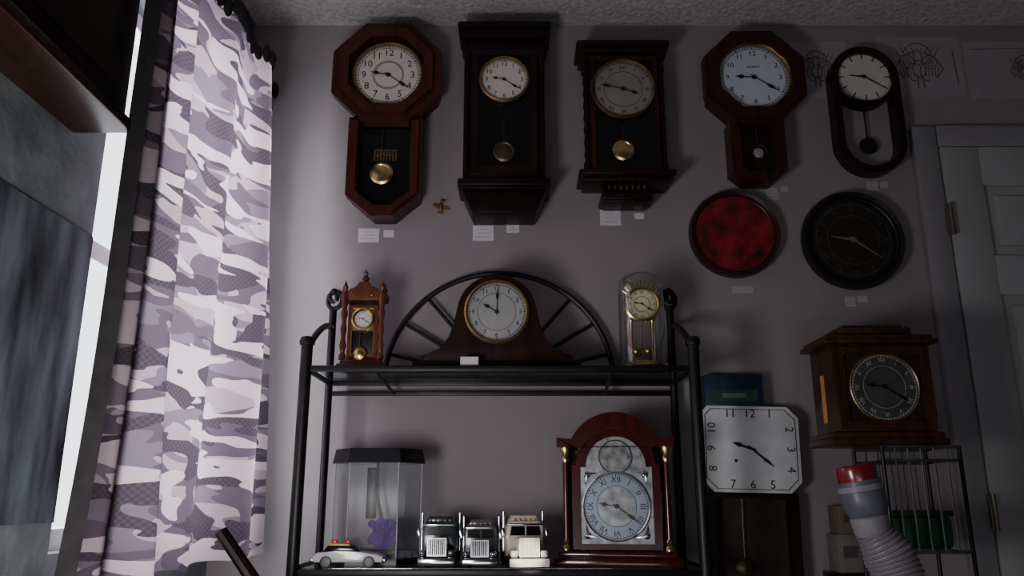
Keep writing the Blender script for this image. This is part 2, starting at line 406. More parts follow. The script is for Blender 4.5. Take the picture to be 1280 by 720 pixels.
for s in (-1,1):
    H=f(72)-f(205); pr=[(0,0),(.010,0),(.010,.018),(.006,.024)]
    for k in range(7): zz=.03+k*(H-.06)/7; pr+=[(.006,zz),(.009,zz+.012),(.007,zz+.022)]
    pr+=[(.006,H-.028),(.010,H-.02),(.010,H),(0,H)]
    B().lathe(pr,o=(s*.106,-.088,f(205)),seg=16).make("turned_column",wWalD,Cc)
pendulum(Cc,-.008,-.100,f(150),f(182),.030,mBrass)
dial(Cc,-.002,-.096,f(104),.086,mSilver2,bez=mBrassD,style='rom',ns=.17,nr=.78,bw=.05,ringlines=(.62,.94),h=3.6,m=47)
# D: octagon short drop
Dc,zb_=wallthing("wall_clock",951,222,"brown wooden octagonal wall clock with white dial and short drop",dd=2.02)
f=lambda py: Z(py,2.02)-zb_
Dc.location.x=X(945,90,2.02)
zc=(f(40)+f(146))/2
wD4=wood("reddish_walnut",(.024,.008,.005),(.052,.017,.011))
B().prism(octa(.125,0,zc),0,-.065).make("case_head",wD4,Dc)
B().frame(octa(.142,0,zc),octa(.118,0,zc),-.055,-.088).frame(octa(.132,0,zc),octa(.10,0,zc),-.06,-.098).make("octagon_moulding",wD4,Dc)
low=[(-.076,f(142)),(-.076,.035),(-.04,.004),(.04,.004),(.076,.035),(.076,f(142))]
inn=[(-.048,f(150)),(-.048,.05),(-.028,.032),(.028,.032),(.048,.05),(.048,f(150))]
B().prism(scale_pts(low,.97),0,-.045).make("case_body",wD4,Dc)
B().frame(low,inn,-.04,-.07).make("door_frame",wD4,Dc)
B().prism(inn,-.046,-.048).make("door_glass",wWalD,Dc)
b=B().lathe([(.019,0),(.019,.006),(.024,.008),(.026,0)],axis='Y',closed=True,o=(.0,-.062,f(184)),seg=28); b.make("porthole_ring",wWal,Dc)
pendulum(Dc,.0,-.058,f(150),f(184),.017,mSilver)
dial(Dc,0,-.078,f(92),.099,mWhiteD,bez=mBrassD,style='ara',ns=.17,nr=.76,bw=.1,ringlines=(.9,.96),h=9.1,m=20.5,extra=lambda nb,r: nb.text("QUARTZ",r*.09,0,-.0006,r*.33))
# E: open stadium
Ec,zb_=wallthing("wall_clock",1086,213,"dark wooden oval-frame wall clock with open centre and pendulum",dd=2.06)
f=lambda py: Z(py,2.06)-zb_
Ec.location.x=X(1085,100,2.06)
def stad(r,zlo,zhi,n=20):
    return [(r*math.cos(a),zhi+r*math.sin(a)) for a in [math.pi*i/n for i in range(n+1)]]+[(r*math.cos(a),zlo+r*math.sin(a)) for a in [math.pi+math.pi*i/n for i in range(n+1)]]
R=.097; zh=f(55)-R; zl=R
B().frame(stad(R,zl,zh),stad(R-.021,zl,zh),-.0,-.045).make("oval_frame",wWalD,Ec)
b=B().cyl((0,-.012,zl+.01),(0,-.012,zh-.05),.0025,seg=8); o=b.make("pendulum",mBlack,Ec)
B().lathe([(0,-.004),(.026,0),(.024,.004),(0,.006)],axis='Y',o=(0.0,-.014,f(174)),seg=28).make("pendulum_bob",mBlack,o)
B().lathe([(0,0),(.09,0),(.09,.028),(0,.028)],axis='Y',o=(0,-.004,zh)).make("movement_housing",wWalD,Ec)
dial(Ec,0,-.036,zh+.004,.080,mCream,bez=mBlack,style='bar',nr=.82,bw=.07,hand='plain',h=9.2,m=20.5,ticks=False)
# F: red disc ; G: black disc
def disc(px,py,rp,name,label,rim,face,dd=2.08):
    r=rp*K(py,dd); e=thing(name,X(px,py,dd),-.001,Z(py,dd)-r,label,"wall clock")
    B().lathe([(0,0),(r*.97,0),(r,.012),(r,.03),(r*.97,.04),(r*.90,.036),(r*.88,.026),(r*.86,.024),(0,.024)],axis='Y',seg=64,o=(0,0,r)).make("round_case",rim,e)
    return e,r
mRedArt=M("mottled_red_artwork",(.010,.004,.005),.4,c2=(.32,.012,.020),scale=20,coat=.3)
mRedRim=M("dark_red_rim",(.055,.006,.008),.35,c2=(.012,.004,.005),scale=12)
Fc,r=disc(920,290,57,"wall_clock","round plain red and black wall clock with glossy rim",mRedRim,None)
B().lathe([(0,0),(r*.86,0),(r*.86,.002),(0,.003)],axis='Y',seg=56).make("face",mRedArt,Fc,(0,-.024,r))
mBlk2=M("black_lacquer",(.009,.010,.010),.4,var=.3)
Gc,r=disc(1069,298,64,"wall_clock","large round black wall clock with faint numerals",mBlk2,None)
mDim=M("dim_tan_ink",(.075,.068,.052),.5,var=.2)
dial(Gc,0,-.026,r,r*.80,M("dark_warm_face",(.018,.015,.011),.45,var=.3),ink=mDim,style='rom',ns=.15,nr=.80,h=9.3,m=21,hand='plain',handmat=M("tan_hand",(.18,.145,.10),.5,var=.1),ticks=True,ringlines=(.62,.9))
# ================================================================= RACK
ry0,ry1=-.28,-.035; rx0,rx1=-.478,.422; zs=Z(457,1.84); zl_=Z(712,1.84)
rk=thing("shelf_rack",(rx0+rx1)/2,(ry0+ry1)/2,0,"black iron baker's rack with glass shelves and arched spoked back","shelf")
ox,oy=(rx0+rx1)/2,(ry0+ry1)/2; hx=(rx1-rx0)/2; hy=(ry1-ry0)/2
pz=Z(430,1.84)
for s in (-1,1):
    B().cyl((s*hx,-hy,.0),(s*hx,-hy,pz),.0135).lathe([(0,0),(.017,.002),(.0185,.010),(.014,.02),(0,.024)],o=(s*hx,-hy,pz-.004),seg=16).make("post",mIron,rk)
    zt2=Z(388,2.09)
    B().cyl((s*hx,hy,0),(s*hx,hy,zt2),.010).make("post",mIron,rk)
    pts=[(s*hx+math.sin(a)*(.028-.0035*a)*1.0*(-s),hy,zt2+.032-math.cos(a)*(.03-.0035*a)) for a in [i*.35 for i in range(20)]]
    pts2=[(s*hx+math.sin(a)*(.020-.0025*a)*s,hy,zt2+.030-math.cos(a)*(.028-.0035*a)) for a in [i*.35 for i in range(16)]]
    B().tube(pts,.0065).tube(pts2,.006).ball((s*hx,hy,zt2+.05),.010).make("scroll_finial",mIron,rk)
    pts=[(s*hx,-hy+2*hy*t,pz-.01+.10*math.sin(t*math.pi/2)) for t in [i/10 for i in range(11)]]
    B().tube(pts,.008).make("curved_rail",mIron,rk)
    for zz in (zl_,zs-.006,.45): B().cyl((s*hx,-hy,zz),(s*hx,hy,zz),.007).make("side_rail",mIron,rk)
for z,nm in ((zs,"upper"),(zl_,"lower"),(.45,"bottom")):
    b=B().box(0,-hy,z-.007,2*hx-.02,.012,.014,.002).box(0,hy,z-.007,2*hx-.02,.012,.014,.002)
    if nm=="upper":
        b.box(0,hy,z-.034,2*hx-.02,.010,.012,.002)
        for xx in (-.29,.26): b.cyl((xx,-hy,z-.010),(xx+.01,hy,z-.034),.004,seg=8)
    b.make("shelf_frame",mIron,rk)
    B().box(0,0,z-.001,2*hx-.03,2*hy-.015,.006).make("glass_shelf",mShelfG,rk,label="smoky glass shelf panel")
ac=-.034-ox; ar=.30
b=B()
b.tube([(ac+ar*math.cos(a),hy,zs+ar*math.sin(a)*.97) for a in [math.pi*i/40 for i in range(41)]],.0075)
b.tube([(ac+.06*math.cos(a),hy,zs+.06*math.sin(a)) for a in [math.pi*i/16 for i in range(17)]],.005)
for a in (14,32,50,130,148,166):
    a=math.radians(a); b.cyl((ac+.06*math.cos(a),hy,zs+.06*math.sin(a)),(ac+ar*math.cos(a),hy,zs+.97*ar*math.sin(a)),.005,seg=8)
b.make("arched_back",mIron,rk)
top=zs+.0025
# ----- H carved small clock
dd=1.95
H=thing("mantel_clock",X(453,452,dd),-CD+dd,top,"small carved reddish wooden mantel clock with brass trim and pendulum","clock")
B().box(0,0,.008,.115,.07,.015,.003).box(0,0,.02,.1,.06,.012,.003).make("base",wOr,H)
for sx in (-.046,.046):
    B().lathe([(0,0),(.009,0),(.009,.01),(.005,.018),(.009,.035),(.005,.055),(.008,.075),(.005,.095),(.009,.115),(.006,.13),(.009,.145),(.009,.165),(.004,.172),(.007,.182),(0,.2)],o=(sx,-.022,.026),seg=14).make("turned_column",wOr,H)
    B().lathe([(0,0),(.007,0),(.004,.005),(.008,.012),(.004,.019),(.002,.03),(0,.034)],o=(sx*1.08,-.012,.190),seg=14).make("finial",mBronze,H,label="dark turned corner finial")
B().box(0,.01,.10,.078,.035,.15,.002).make("case_body",wWalD,H)
B().frame([(-.037,.03),(-.037,.165),(.037,.165),(.037,.03)],[(-.028,.038),(-.028,.158),(.028,.158),(.028,.038)],-.006,-.016).make("door_frame",wOr,H)
B().frame([(-.0285,.0375),(-.0285,.1585),(.0285,.1585),(.0285,.0375)],[(-.0260,.0400),(-.0260,.1560),(.0260,.1560),(.0260,.0400)],-.012,-.0175).make("gilt_trim",mBrass,H)
B().prism([(-.026,.100),(.026,.100),(.026,.156),(-.026,.156)],-.008,-.0145).make("brass_dial_plate",mBrassD,H)
ped=[(-.055,.175),(.055,.175),(.058,.19),(.040,.192),(.034,.205),(.018,.207),(.012,.222),(-.012,.222),(-.018,.207),(-.034,.205),(-.040,.192),(-.058,.19)]
B().prism(ped,.02,-.026,bev=.003).make("pediment",wOr,H)
for s in (-1,1):
    B().tube([(s*(.022+.010*math.cos(a)*(1-a/9)),-.028,.192+.010*math.sin(a)*(1-a/9)) for a in [i*.5 for i in range(14)]],.0022,seg=6).make("carved_scroll",mBrass,H)
B().lathe([(0,0),(.008,0),(.005,.006),(.010,.014),(.004,.022),(.006,.027),(0,.038)],o=(0,-.005,.221),seg=14).make("finial",wOr,H)
pendulum(H,-.005,-.020,.095,.040,.018,mBrass)
dial(H,0,-.018,.128,.022,mCream,bez=mBrass,style='rom',ns=.2,nr=.75,bw=.30,bd=.006)
# ----- I tambour clock
dd=1.93
I=thing("mantel_clock",X(621,452,dd),-CD+dd,top,"dark brown humpback tambour mantel clock with silver dial","clock")
wTam=wood("tambour_dark_wood",(.010,.004,.0035),(.026,.009,.0065),.5,.0,.15)
def tamb(k=1.0):
    pts=[(-.185,.014),(.185,.014)]
    right=[(.183,.030),(.155,.036),(.13,.048),(.112,.075),(.100,.11),(.096,.14)]
    arc=[(.097*math.cos(a),.135+.097*math.sin(a)) for a in [math.radians(8+i*8.2) for i in range(21)]]
    left=[(-x,z) for x,z in right[::-1]]
    return pts+right[:-1]+arc+left[1:]
B().prism(tamb(),.04,-.035,bev=.004).make("case_body",wTam,I)
B().box(0,0,.008,.40,.10,.014,.004).make("base",wTam,I)
dial(I,0,-.037,.138,.072,mSilver,bez=mBrassD,style='ara',ns=.17,nr=.80,bw=.10,h=10.0,m=0.3,ringlines=(.64,.93),bd=.01)
B().box(0,0,.010,.042,.001,.020).make("price_tag",mPaper,None,(X(587,447,1.86),-.27,top),label="small white price tag on the shelf edge",category="price tag")
# ----- J glass dome clock
J=thing("dome_clock",X(804,452,dd),-CD+dd,top,"brass anniversary clock under a clear glass dome","clock")
B().lathe([(0,0),(.062,0),(.064,.006),(.058,.014),(.050,.017),(0,.018)],seg=40).make("base",mBrass,J)
B().lathe([(.056,.014),(.056,.20),(.053,.222),(.040,.238),(.02,.244),(0,.245)],seg=40).make("glass_dome",mGlass,J)
for s in (-1,1): B().lathe([(0,0),(.006,0),(.003,.008),(.0028,.10),(.005,.106),(.003,.112),(0,.116)],o=(s*.026,0,.018),seg=12).make("column",mBrass,J)
B().box(0,0,.132,.07,.02,.006,.001).make("bridge",mBrass,J)
b=B().cyl((0,.0,.04),(0,0,.13),.001,seg=6)
for a in range(4):
    x_,y_=.020*math.cos(a*math.pi/2+.5),.020*math.sin(a*math.pi/2+.5); b.ball((x_,y_,.045),.009); b.cyl((0,0,.055),(x_,y_,.050),.0015,seg=6)
b.make("rotating_pendulum",mBrass,J)
b=B().lathe([(0,.0),(.044,0),(.044,.006),(0,.006)],axis='Y',o=(0,-.008,.162),seg=40)
for i in range(11):
    a=math.radians(20+i*14); b.cyl((.03*math.cos(a),-.010,.175+.03*math.sin(a)),(.050*math.cos(a),-.010,.180+.050*math.sin(a)),.003,.0006,seg=6)
b.make("sunburst_plate",mBrass,J)
mPaleB=M("pale_brass_dial",(.80,.70,.48),.35,metal=.2,var=.08)
dial(J,0,-.016,.162,.038,mPaleB,bez=mBrass,style='rom',ns=.2,nr=.78,bw=.18,bd=.006,extra=lambda nb,r: nb.lathe([(r*.5,0),(r*.53,0),(r*.53,.0005),(r*.5,.0005)],axis='Y',closed=True))
# ================================================================= LOWER SHELF
low_=zl_+.0025
K_=thing("aquarium",X(467,690,1.95),-CD+1.975,low_,"small hexagonal clear fish tank with black hood","aquarium")
hexp=lambda w,dp: [(w,0),(w*.55,-dp),(-w*.55,-dp),(-w,0),(-w*.55,dp),(w*.55,dp)]
def hexpr(w,dp,z0,z1,solid=True,w2=None):
    b=B(); P0=[b.bm.verts.new((x,y,z0)) for x,y in hexp(w,dp)]; w2=w2 or w; P1=[b.bm.verts.new((x*w2/w,y*w2/w,z1)) for x,y in hexp(w,dp)]
    for i in range(6): b.bm.faces.new((P0[i],P0[(i+1)%6],P1[(i+1)%6],P1[i]))
    if solid: b.bm.faces.new(P0); b.bm.faces.new(P1)
    return b
def sheen_glass():  # pale veil mixed in as painted reflections, stronger towards the top
    m,n,N,L,b=nt("tank_glass_painted_sheen"); t=N.new("ShaderNodeBsdfTransparent"); x=N.new("ShaderNodeMixShader")
    t.inputs[0].default_value=(.90,.92,.94,1)
    tc=N.new("ShaderNodeTexCoord"); sx=N.new("ShaderNodeSeparateXYZ"); L.new(tc.outputs["Object"],sx.inputs[0])
    mr=N.new("ShaderNodeMapRange"); mr.inputs[1].default_value=.09; mr.inputs[2].default_value=.20; mr.inputs[3].default_value=.03; mr.inputs[4].default_value=.16
    L.new(sx.outputs["Z"],mr.inputs[0])
    ns=N.new("ShaderNodeTexNoise"); ns.inputs["Scale"].default_value=9; mp=N.new("ShaderNodeMapping"); mp.inputs["Scale"].default_value=(3,3,.6)
    L.new(tc.outputs["Object"],mp.inputs[0]); L.new(mp.outputs[0],ns.inputs["Vector"])
    mu=N.new("ShaderNodeMath"); mu.operation='MULTIPLY'; m2=N.new("ShaderNodeMath"); m2.operation='MULTIPLY'; m2.inputs[1].default_value=2.2
    L.new(ns.outputs[0],m2.inputs[0]); L.new(m2.outputs[0],mu.inputs[0]); L.new(mr.outputs[0],mu.inputs[1])
    b.inputs["Base Color"].default_value=(.50,.52,.55,1); b.inputs["Roughness"].default_value=.12
    L.new(mu.outputs[0],x.inputs[0]); L.new(t.outputs[0],x.inputs[1]); L.new(b.outputs[0],x.inputs[2]); L.new(x.outputs[0],N["Material Output"].inputs[0]); return m
mTank=sheen_glass()
hexpr(.106,.065,0.0,.014).make("base",mBlack,K_,smooth=False)
hexpr(.104,.063,.014,.232,False).make("tank_glass",mTank,K_,smooth=False)
hexpr(.112,.070,.228,.262,True,.105).make("hood",M("hood_dark_grey",(.015,.015,.018),.25,var=.2,coat=.4),K_,smooth=False)
hexpr(.100,.06,.014,.030).make("gravel",M("pale_gravel",(.22,.20,.22),.9,var=.5,scale=160,bump=.6),K_,smooth=False)
mSeam=M("pale_glass_edge",(.42,.45,.47),.2,var=.05)
for (x_,y_) in hexp(.104,.063)[:4]: B().cyl((x_,y_,.014),(x_,y_,.230),.0016,seg=8).make("glass_edge",mSeam,K_)
B().box(-.020,.035,.16,.024,.014,.12,.003).make("filter",mBlack,K_)
B().tube([(-.005,.02,.23),(-.003,.0,.16),(.012,.0,.10),(.010,.0,.06)],.004).make("air_hose",mBlack,K_)
mPur=M("purple_plastic",(.085,.004,.24),.6,var=.3,spec=.1)
pl=thing("aquarium_plant",X(478,690,1.94),-CD+1.935,low_+.030,"purple plastic plant inside the fish tank","plant")
b=B()
for i in range(26):
    a=i*2.4; hgt=.020+.050*random.random(); x_,y_=.024*math.cos(a),.009*math.sin(a)
    b.tube([(0,0,0),(x_*.6,y_*.6,hgt*.6),(x_*1.2,y_*1.1,hgt)],[.003,.005,.0015],seg=6); b.ball((x_*1.1,y_*1.1,hgt),.009,(1,.6,1.0),8)
b.make("foliage",mPur,pl)
# L model car
cr=thing("model_car",X(437,703,1.86),-CD+1.862,low_,"white vintage model car with yellow roof and red trim","model car")
prof=[(-.075,.012),(.075,.012),(.077,.024),(.060,.030),(.030,.033),(.020,.034),(-.030,.036),(-.070,.032),(-.078,.022)]
B().prism(prof,.026,-.026,bev=.004).make("car_body",M("white_car_paint",(.6,.6,.62),.25,var=.05,coat=.6),cr)
B().prism([(-.058,.034),(.020,.034),(.006,.047),(-.046,.048)],.020,-.020,bev=.003).make("cabin_glass",mDkGlass,cr)
B().prism([(-.048,.046),(.004,.046),(.0,.051),(-.042,.052)],.019,-.019,bev=.002).make("roof",M("yellow_paint",(.62,.42,.12),.35,var=.1),cr)
mRL=M("red_plastic",(.5,.02,.02),.3,var=.1)
for q in ((-.035,.014),(-.005,.012)): B().box(q[0],-.005,.055,q[1],.01,.008,.002).make("roof_light",mRL,cr)
for wx_ in (-.048,.046):
    for s in (-1,1): B().lathe([(0,-.004),(.012,-.004),(.013,0),(.012,.004),(.007,.005),(0,.004)],axis='Y',seg=20).make("wheel",mBlack,cr,(wx_,s*.026,.013))
for q in (-1,1): B().box(q*.079,0,.017,.005,.05,.006,.001).make("bumper",mChrome,cr)
# M trucks
def truck(px,dd,label,body,rz=0,k=1.0,trim=None):
    t=thing("model_truck",X(px,700,dd),-CD+dd+.05,low_,label,"model truck",rz,group="model semi trucks on the lower shelf")
    s=k; tm=trim or mChrome
    def mk(b,n,m):
        bmesh.ops.scale(b.bm,vec=(s,s,s),verts=b.bm.verts); return b.make(n,m,t)
    mk(B().box(0,-.045,.042,.044,.062,.038,.006).box(-.030,-.048,.030,.018,.05,.012,.005).box(.030,-.048,.030,.018,.05,.012,.005),"hood",body)
    mk(B().prism([(-.039,.022),(.039,.022),(.039,.082),(.030,.094),(-.030,.094),(-.039,.082)],.035,-.016,bev=.004).prism([(-.034,.090),(.034,.090),(.026,.105),(-.026,.105)],.035,.0,bev=.004),"cab",body)
    mk(B().prism([(-.033,.064),(-.002,.064),(-.002,.083),(-.030,.083)],-.014,-.018).prism([(.002,.064),(.033,.064),(.030,.083),(.002,.083)],-.014,-.018),"windshield",mDkGlass)
    g=B().frame([(-.021,.024),(-.021,.062),(.021,.062),(.021,.024)],[(-.018,.027),(-.018,.059),(.018,.059),(.018,.027)],-.074,-.080)
    for i in range(8): g.box(-.0158+i*.0045,-.077,.043,.0016,.003,.034)
    mk(g,"grille",tm)
    mk(B().box(0,-.0765,.043,.036,.001,.034),"grille_backing",mBlack if not trim else body)
    mk(B().box(0,-.079,.013,.082,.010,.017,.003),"bumper",tm)
    mk(B().box(0,-.019,.087,.074,.010,.004,.001),"sun_visor",mChrome)
    for q in (-1,1):
        mk(B().box(q*.031,-.074,.030,.014,.008,.013,.003).ball((q*.031,-.078,.030),.005,seg=10),"headlight",tm)
        mk(B().cyl((q*.043,.020,.03),(q*.043,.020,.112),.0032,seg=12),"exhaust_stack",mChrome)
        mk(B().box(q*.047,-.014,.070,.006,.003,.020,.001).cyl((q*.039,-.012,.078),(q*.048,-.014,.078),.001,seg=6),"mirror",mChrome)
        for yy in (-.050,.065,.095):
            mk(B().lathe([(0,-.007),(.014,-.007),(.0155,-.004),(.0155,.004),(.014,.007),(.008,.005),(0,.006)],axis='X',o=(q*.033,yy,.0158),seg=20),"wheel",mBlack)
    mk(B().box(0,.03,.02,.03,.17,.010,.001),"chassis",mBlack)
    am=M("amber_lens",(.5,.3,.12),.3,var=.1)
    for i in range(5): mk(B().ball((-.022+i*.011,-.004,.096),.0026,seg=8),"marker_light",am)
    return t
truck(547,1.88,"dark green and chrome model semi truck facing forward",M("dark_teal_paint",(.010,.035,.035),.25,var=.1,coat=.4),0,1.02)
truck(600,1.87,"grey and chrome model semi truck facing forward",M("grey_green_paint",(.08,.095,.09),.25,var=.1,coat=.4),0,.95)
truck(656,1.84,"cream white model semi truck in a patch of sunlight",M("cream_paint",(.55,.50,.41),.3,var=.05,coat=.4),.12,1.05,trim=M("cream_sunlit_trim",(.85,.82,.74),.35,var=.04))  # chrome swapped for pale trim, sunlit brightness put into its colour
# N mahogany arched clock
dd=1.93
Nn=thing("mantel_clock",X(774,705,dd),-CD+dd,low_,"glossy red mahogany arched mantel clock with brass columns","clock",rz=-.16)
def arch(hw,zb,zsp,r,n=20):
    return [(-hw,zb),(hw,zb),(hw,zsp)]+[(r*math.cos(a),zsp+r*math.sin(a)) for a in [math.pi*i/n for i in range(n+1)]]+[(-hw,zsp)]
B().box(0,0,.009,.285,.15,.018,.004).box(0,0,.026,.265,.135,.016,.005).make("base",wMah,Nn)
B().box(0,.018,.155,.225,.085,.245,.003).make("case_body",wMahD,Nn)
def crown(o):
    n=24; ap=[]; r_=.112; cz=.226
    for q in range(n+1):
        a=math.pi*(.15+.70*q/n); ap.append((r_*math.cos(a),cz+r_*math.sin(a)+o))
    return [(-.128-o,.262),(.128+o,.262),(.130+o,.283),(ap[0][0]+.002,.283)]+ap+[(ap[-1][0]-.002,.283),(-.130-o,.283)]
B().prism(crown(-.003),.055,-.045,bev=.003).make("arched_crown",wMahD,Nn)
n_=24
A_=[(.112*math.cos(math.pi*(.15+.70*q/n_)),.230+.112*math.sin(math.pi*(.15+.70*q/n_))) for q in range(n_+1)]
I_=[(.086*math.cos(math.pi*(.12+.76*q/n_)),.216+.090*math.sin(math.pi*(.12+.76*q/n_))) for q in range(n_+1)]
B().frame([(.134,.262),(.134,.285)]+A_+[(-.134,.285),(-.134,.262)],[(.090,.262),(.088,.262)]+I_+[(-.088,.262),(-.090,.262)],-.02,-.060).make("crown_moulding",wMah,Nn)
n_=20
o_=arch(.100,.036,.222,.090,n_); i_=arch(.082,.048,.217,.069,n_)
B().frame(o_,i_,-.024,-.052).make("door_frame",wMah,Nn)
mPl=M("engraved_silver_plate",(.14,.15,.17),.4,metal=.4,c2=(.38,.39,.40),scale=45)
B().prism(i_,-.024,-.046).make("dial_plate",mPl,Nn)
for cx,cz in ((-.066,.066),(.066,.066),(-.066,.200),(.066,.200)):
    b=B().ball((cx,-.047,cz),.008,(1,.4,1),10); sg=(1 if cx>0 else -1); sz=(1 if cz>.1 else -1)
    b.tube([(cx-sg*.022,-.047,cz+sz*.004),(cx-sg*.008,-.048,cz+sz*.002),(cx,-.048,cz),(cx+sg*.002,-.048,cz-sz*.010),(cx+sg*.003,-.047,cz-sz*.022)],[.001,.003,.004,.003,.001],seg=6)
    b.make("spandrel_ornament",mChrome,Nn)
B().lathe([(0,0),(.036,0),(.036,.0015),(0,.0015)],axis='Y',o=(0,-.046,.240),seg=36).make("moon_disc",M("moon_disc_paper",(.36,.38,.36),.5,c2=(.07,.08,.09),scale=60),Nn)
B().lathe([(.036,0),(.039,0),(.039,.003),(.036,.003)],axis='Y',closed=True,o=(0,-.046,.240),seg=36).make("moon_ring",mChrome,Nn)
mRing=M("blue_grey_chapter_ring",(.24,.28,.34),.4,metal=.3,var=.1)
dial(Nn,0,-.0495,.130,.074,mRing,ink=mInk,bez=mChrome,style='rom',ns=.25,nr=.79,bw=.04,h=9.3,m=21,bd=.003,ringlines=(.60,.95),handmat=mBlack)
B().lathe([(0,0),(.043,0),(.043,.0006),(0,.0006)],axis='Y',o=(0,-.0496,.130),seg=36).make("dial_center",mPl,Nn)
for s in (-1,1):
    B().lathe([(0,.05),(.0075,.05),(.0065,.14),(.0075,.235),(0,.235)],o=(s*.115,-.044,0),seg=18).make("column",wMah,Nn)
    B().lathe([(0,.034),(.012,.034),(.012,.040),(.008,.046),(.010,.052),(.008,.058),(0,.058)],o=(s*.115,-.044,0),seg=18).make("brass_column_base",mBrass,Nn)
    B().lathe([(0,.228),(.008,.228),(.010,.236),(.008,.242),(.013,.256),(.013,.262),(0,.262)],o=(s*.115,-.044,0),seg=18).make("brass_capital",mBrass,Nn)
# ================================================================= RIGHT OF RACK
dd=2.05; 
zO=Z(790,dd)
O=thing("wall_clock",X(941,560,dd),-.001,zO,"brown cased wall clock with white octagonal dial and pendulum","wall clock",rot=(0,.022,0))
O.location.x-=.010
f=lambda py: Z(py,dd)-zO
hw=.124
ht=f(507); hb=f(616)
cut=.028
B().box(0,-.025,(ht+hb)/2,.20,.05,ht-hb-.02,.003).make("case_head",wWalD,O)
o8=[(-hw,hb+cut),(-hw,ht-cut*.6),(-hw+cut*.6,ht),(hw-cut,ht),(hw,ht-cut),(hw,hb+cut),(hw-cut,hb),(-hw+cut,hb)]
B().prism(o8,-.05,-.058,bev=.002).make("dial_board",M("aged_white_dial",(.68,.68,.72),.55,var=.10,scale=22),O)
b=B(); cz=(ht+hb)/2
posn=[(0,.088),(.05,.088),(.098,.05),(.100,0),(.098,-.05),(.05,-.088),(0,-.088),(-.05,-.088),(-.098,-.05),(-.100,0),(-.098,.05),(-.05,.088)]
for i,(a,c) in enumerate(posn):
    b.text(ARA[i],.030,a,-.0585,cz+c,rot=(math.pi/2 if i in(2,3,4) else (-math.pi/2 if i in (8,9,10) else 0)))
in8=scale_pts(o8,.93); b.frame(in8,scale_pts(o8,.915),-.058,-.0586)
b.lathe([(0,0),(.004,0),(.004,.001),(0,.001)],axis='Y',o=(-.04,-.058,cz-.03)).lathe([(0,0),(.004,0),(.004,.001),(0,.001)],axis='Y',o=(.04,-.058,cz-.03))
b.make("numerals",mInk,O,smooth=False)
for nm,ang,L,w_,yy in (("hour_hand",9.6*math.pi/6,.052,.003,-.060),("minute_hand",21.5*math.pi/30,.070,.0022,-.062)):
    B().prism([(-w_,-.012),(w_,-.012),(w_,L*.5),(w_*2,L*.6),(0,L),(-w_*2,L*.6),(-w_,L*.5)],0,-.0008).make(nm,mInk,O,(0,yy,cz),(0,ang,0),smooth=False)
B().frame([(-.115,.0),(-.115,hb),(.115,hb),(.115,.0)],[(-.095,.02),(-.095,hb-.015),(.095,hb-.015),(.095,.02)],0,-.05).make("case_body",wWalD,O)
B().box(0,-.004,hb/2,.20,.006,hb-.02).make("back_board",M("cardboard_brown",(.030,.019,.014),.8,var=.3),O)
pendulum(O,-.02,-.02,hb-.01,f(712),.022,mBronze)
P_=thing("storage_box",X(916,480,2.07),-.035,zO+ht-.0075,"small dark blue and green cardboard box on the clock","box")
B().box(0,0.004,.045,.15,.05,.088,.002).make("carton",M("dark_blue_card",(.010,.025,.052),.5,var=.3),P_)
B().box(0,-.0218,.035,.12,.001,.03).make("green_label",M("green_card",(.02,.07,.05),.5,var=.3),P_)
B().box(.0,-.0226,.035,.06,.001,.012).make("pale_label",M("pale_label_card",(.15,.17,.17),.5,var=.2),P_)
# Q bracket clock
dd=1.80; zq=Z(556,dd); yq=-CD+dd
Q=thing("mantel_clock",(.729+.95)/2,yq+.07,zq,"brown wooden bracket clock with round grey dial","clock")
hq=Z(404,dd)-zq
B().box(0,0,.008,.262,.155,.016,.004).box(0,0,.022,.245,.145,.014,.004).make("base",wBr,Q)
B().box(0,.002,.028+(hq-.075)/2,.222,.128,hq-.075,.002).make("case_body",wBr,Q)
B().box(0,0,hq-.042,.262,.16,.012,.004).box(0,0,hq-.032,.245,.148,.012,.004).box(0,0,hq-.016,.17,.11,.022,.006).box(0,0,hq-.003,.14,.09,.008,.003).make("cornice",wBr,Q)
z0,z1=.036,hq-.055
B().frame([(-.108,z0),(-.108,z1),(.108,z1),(.108,z0)],[(-.088,z0+.018),(-.088,z1-.018),(.088,z1-.018),(.088,z0+.018)],-.060,-.074).make("door_frame",wBr,Q)
B().box(0,-.063,(z0+z1)/2,.176,.004,z1-z0-.036).make("dial_plate",M("dark_brass_dial_plate",(.05,.036,.022),.4,metal=.5,var=.3),Q)
mGr=M("grey_dial",(.075,.078,.08),.45,metal=.3,var=.3)
dial(Q,0.0,-.069,(z0+z1)/2,.076,mGr,ink=M("pale_ink",(.40,.40,.38),.5,var=.1),bez=mBrassD,style='rom',ns=.17,nr=.8,bw=.04,h=9.3,m=20.5,bd=.004,handmat=mBlack,ringlines=(.62,.94))
for sx in (-1,1):
    B().box(sx*.1125,.0,(z0+z1)/2-.02,.002,.018,.11).make("side_glow_strip",M("painted_orange_glow",(.65,.30,.09),.5,var=.2),Q)  # strip coloured to imitate orange light on the case side
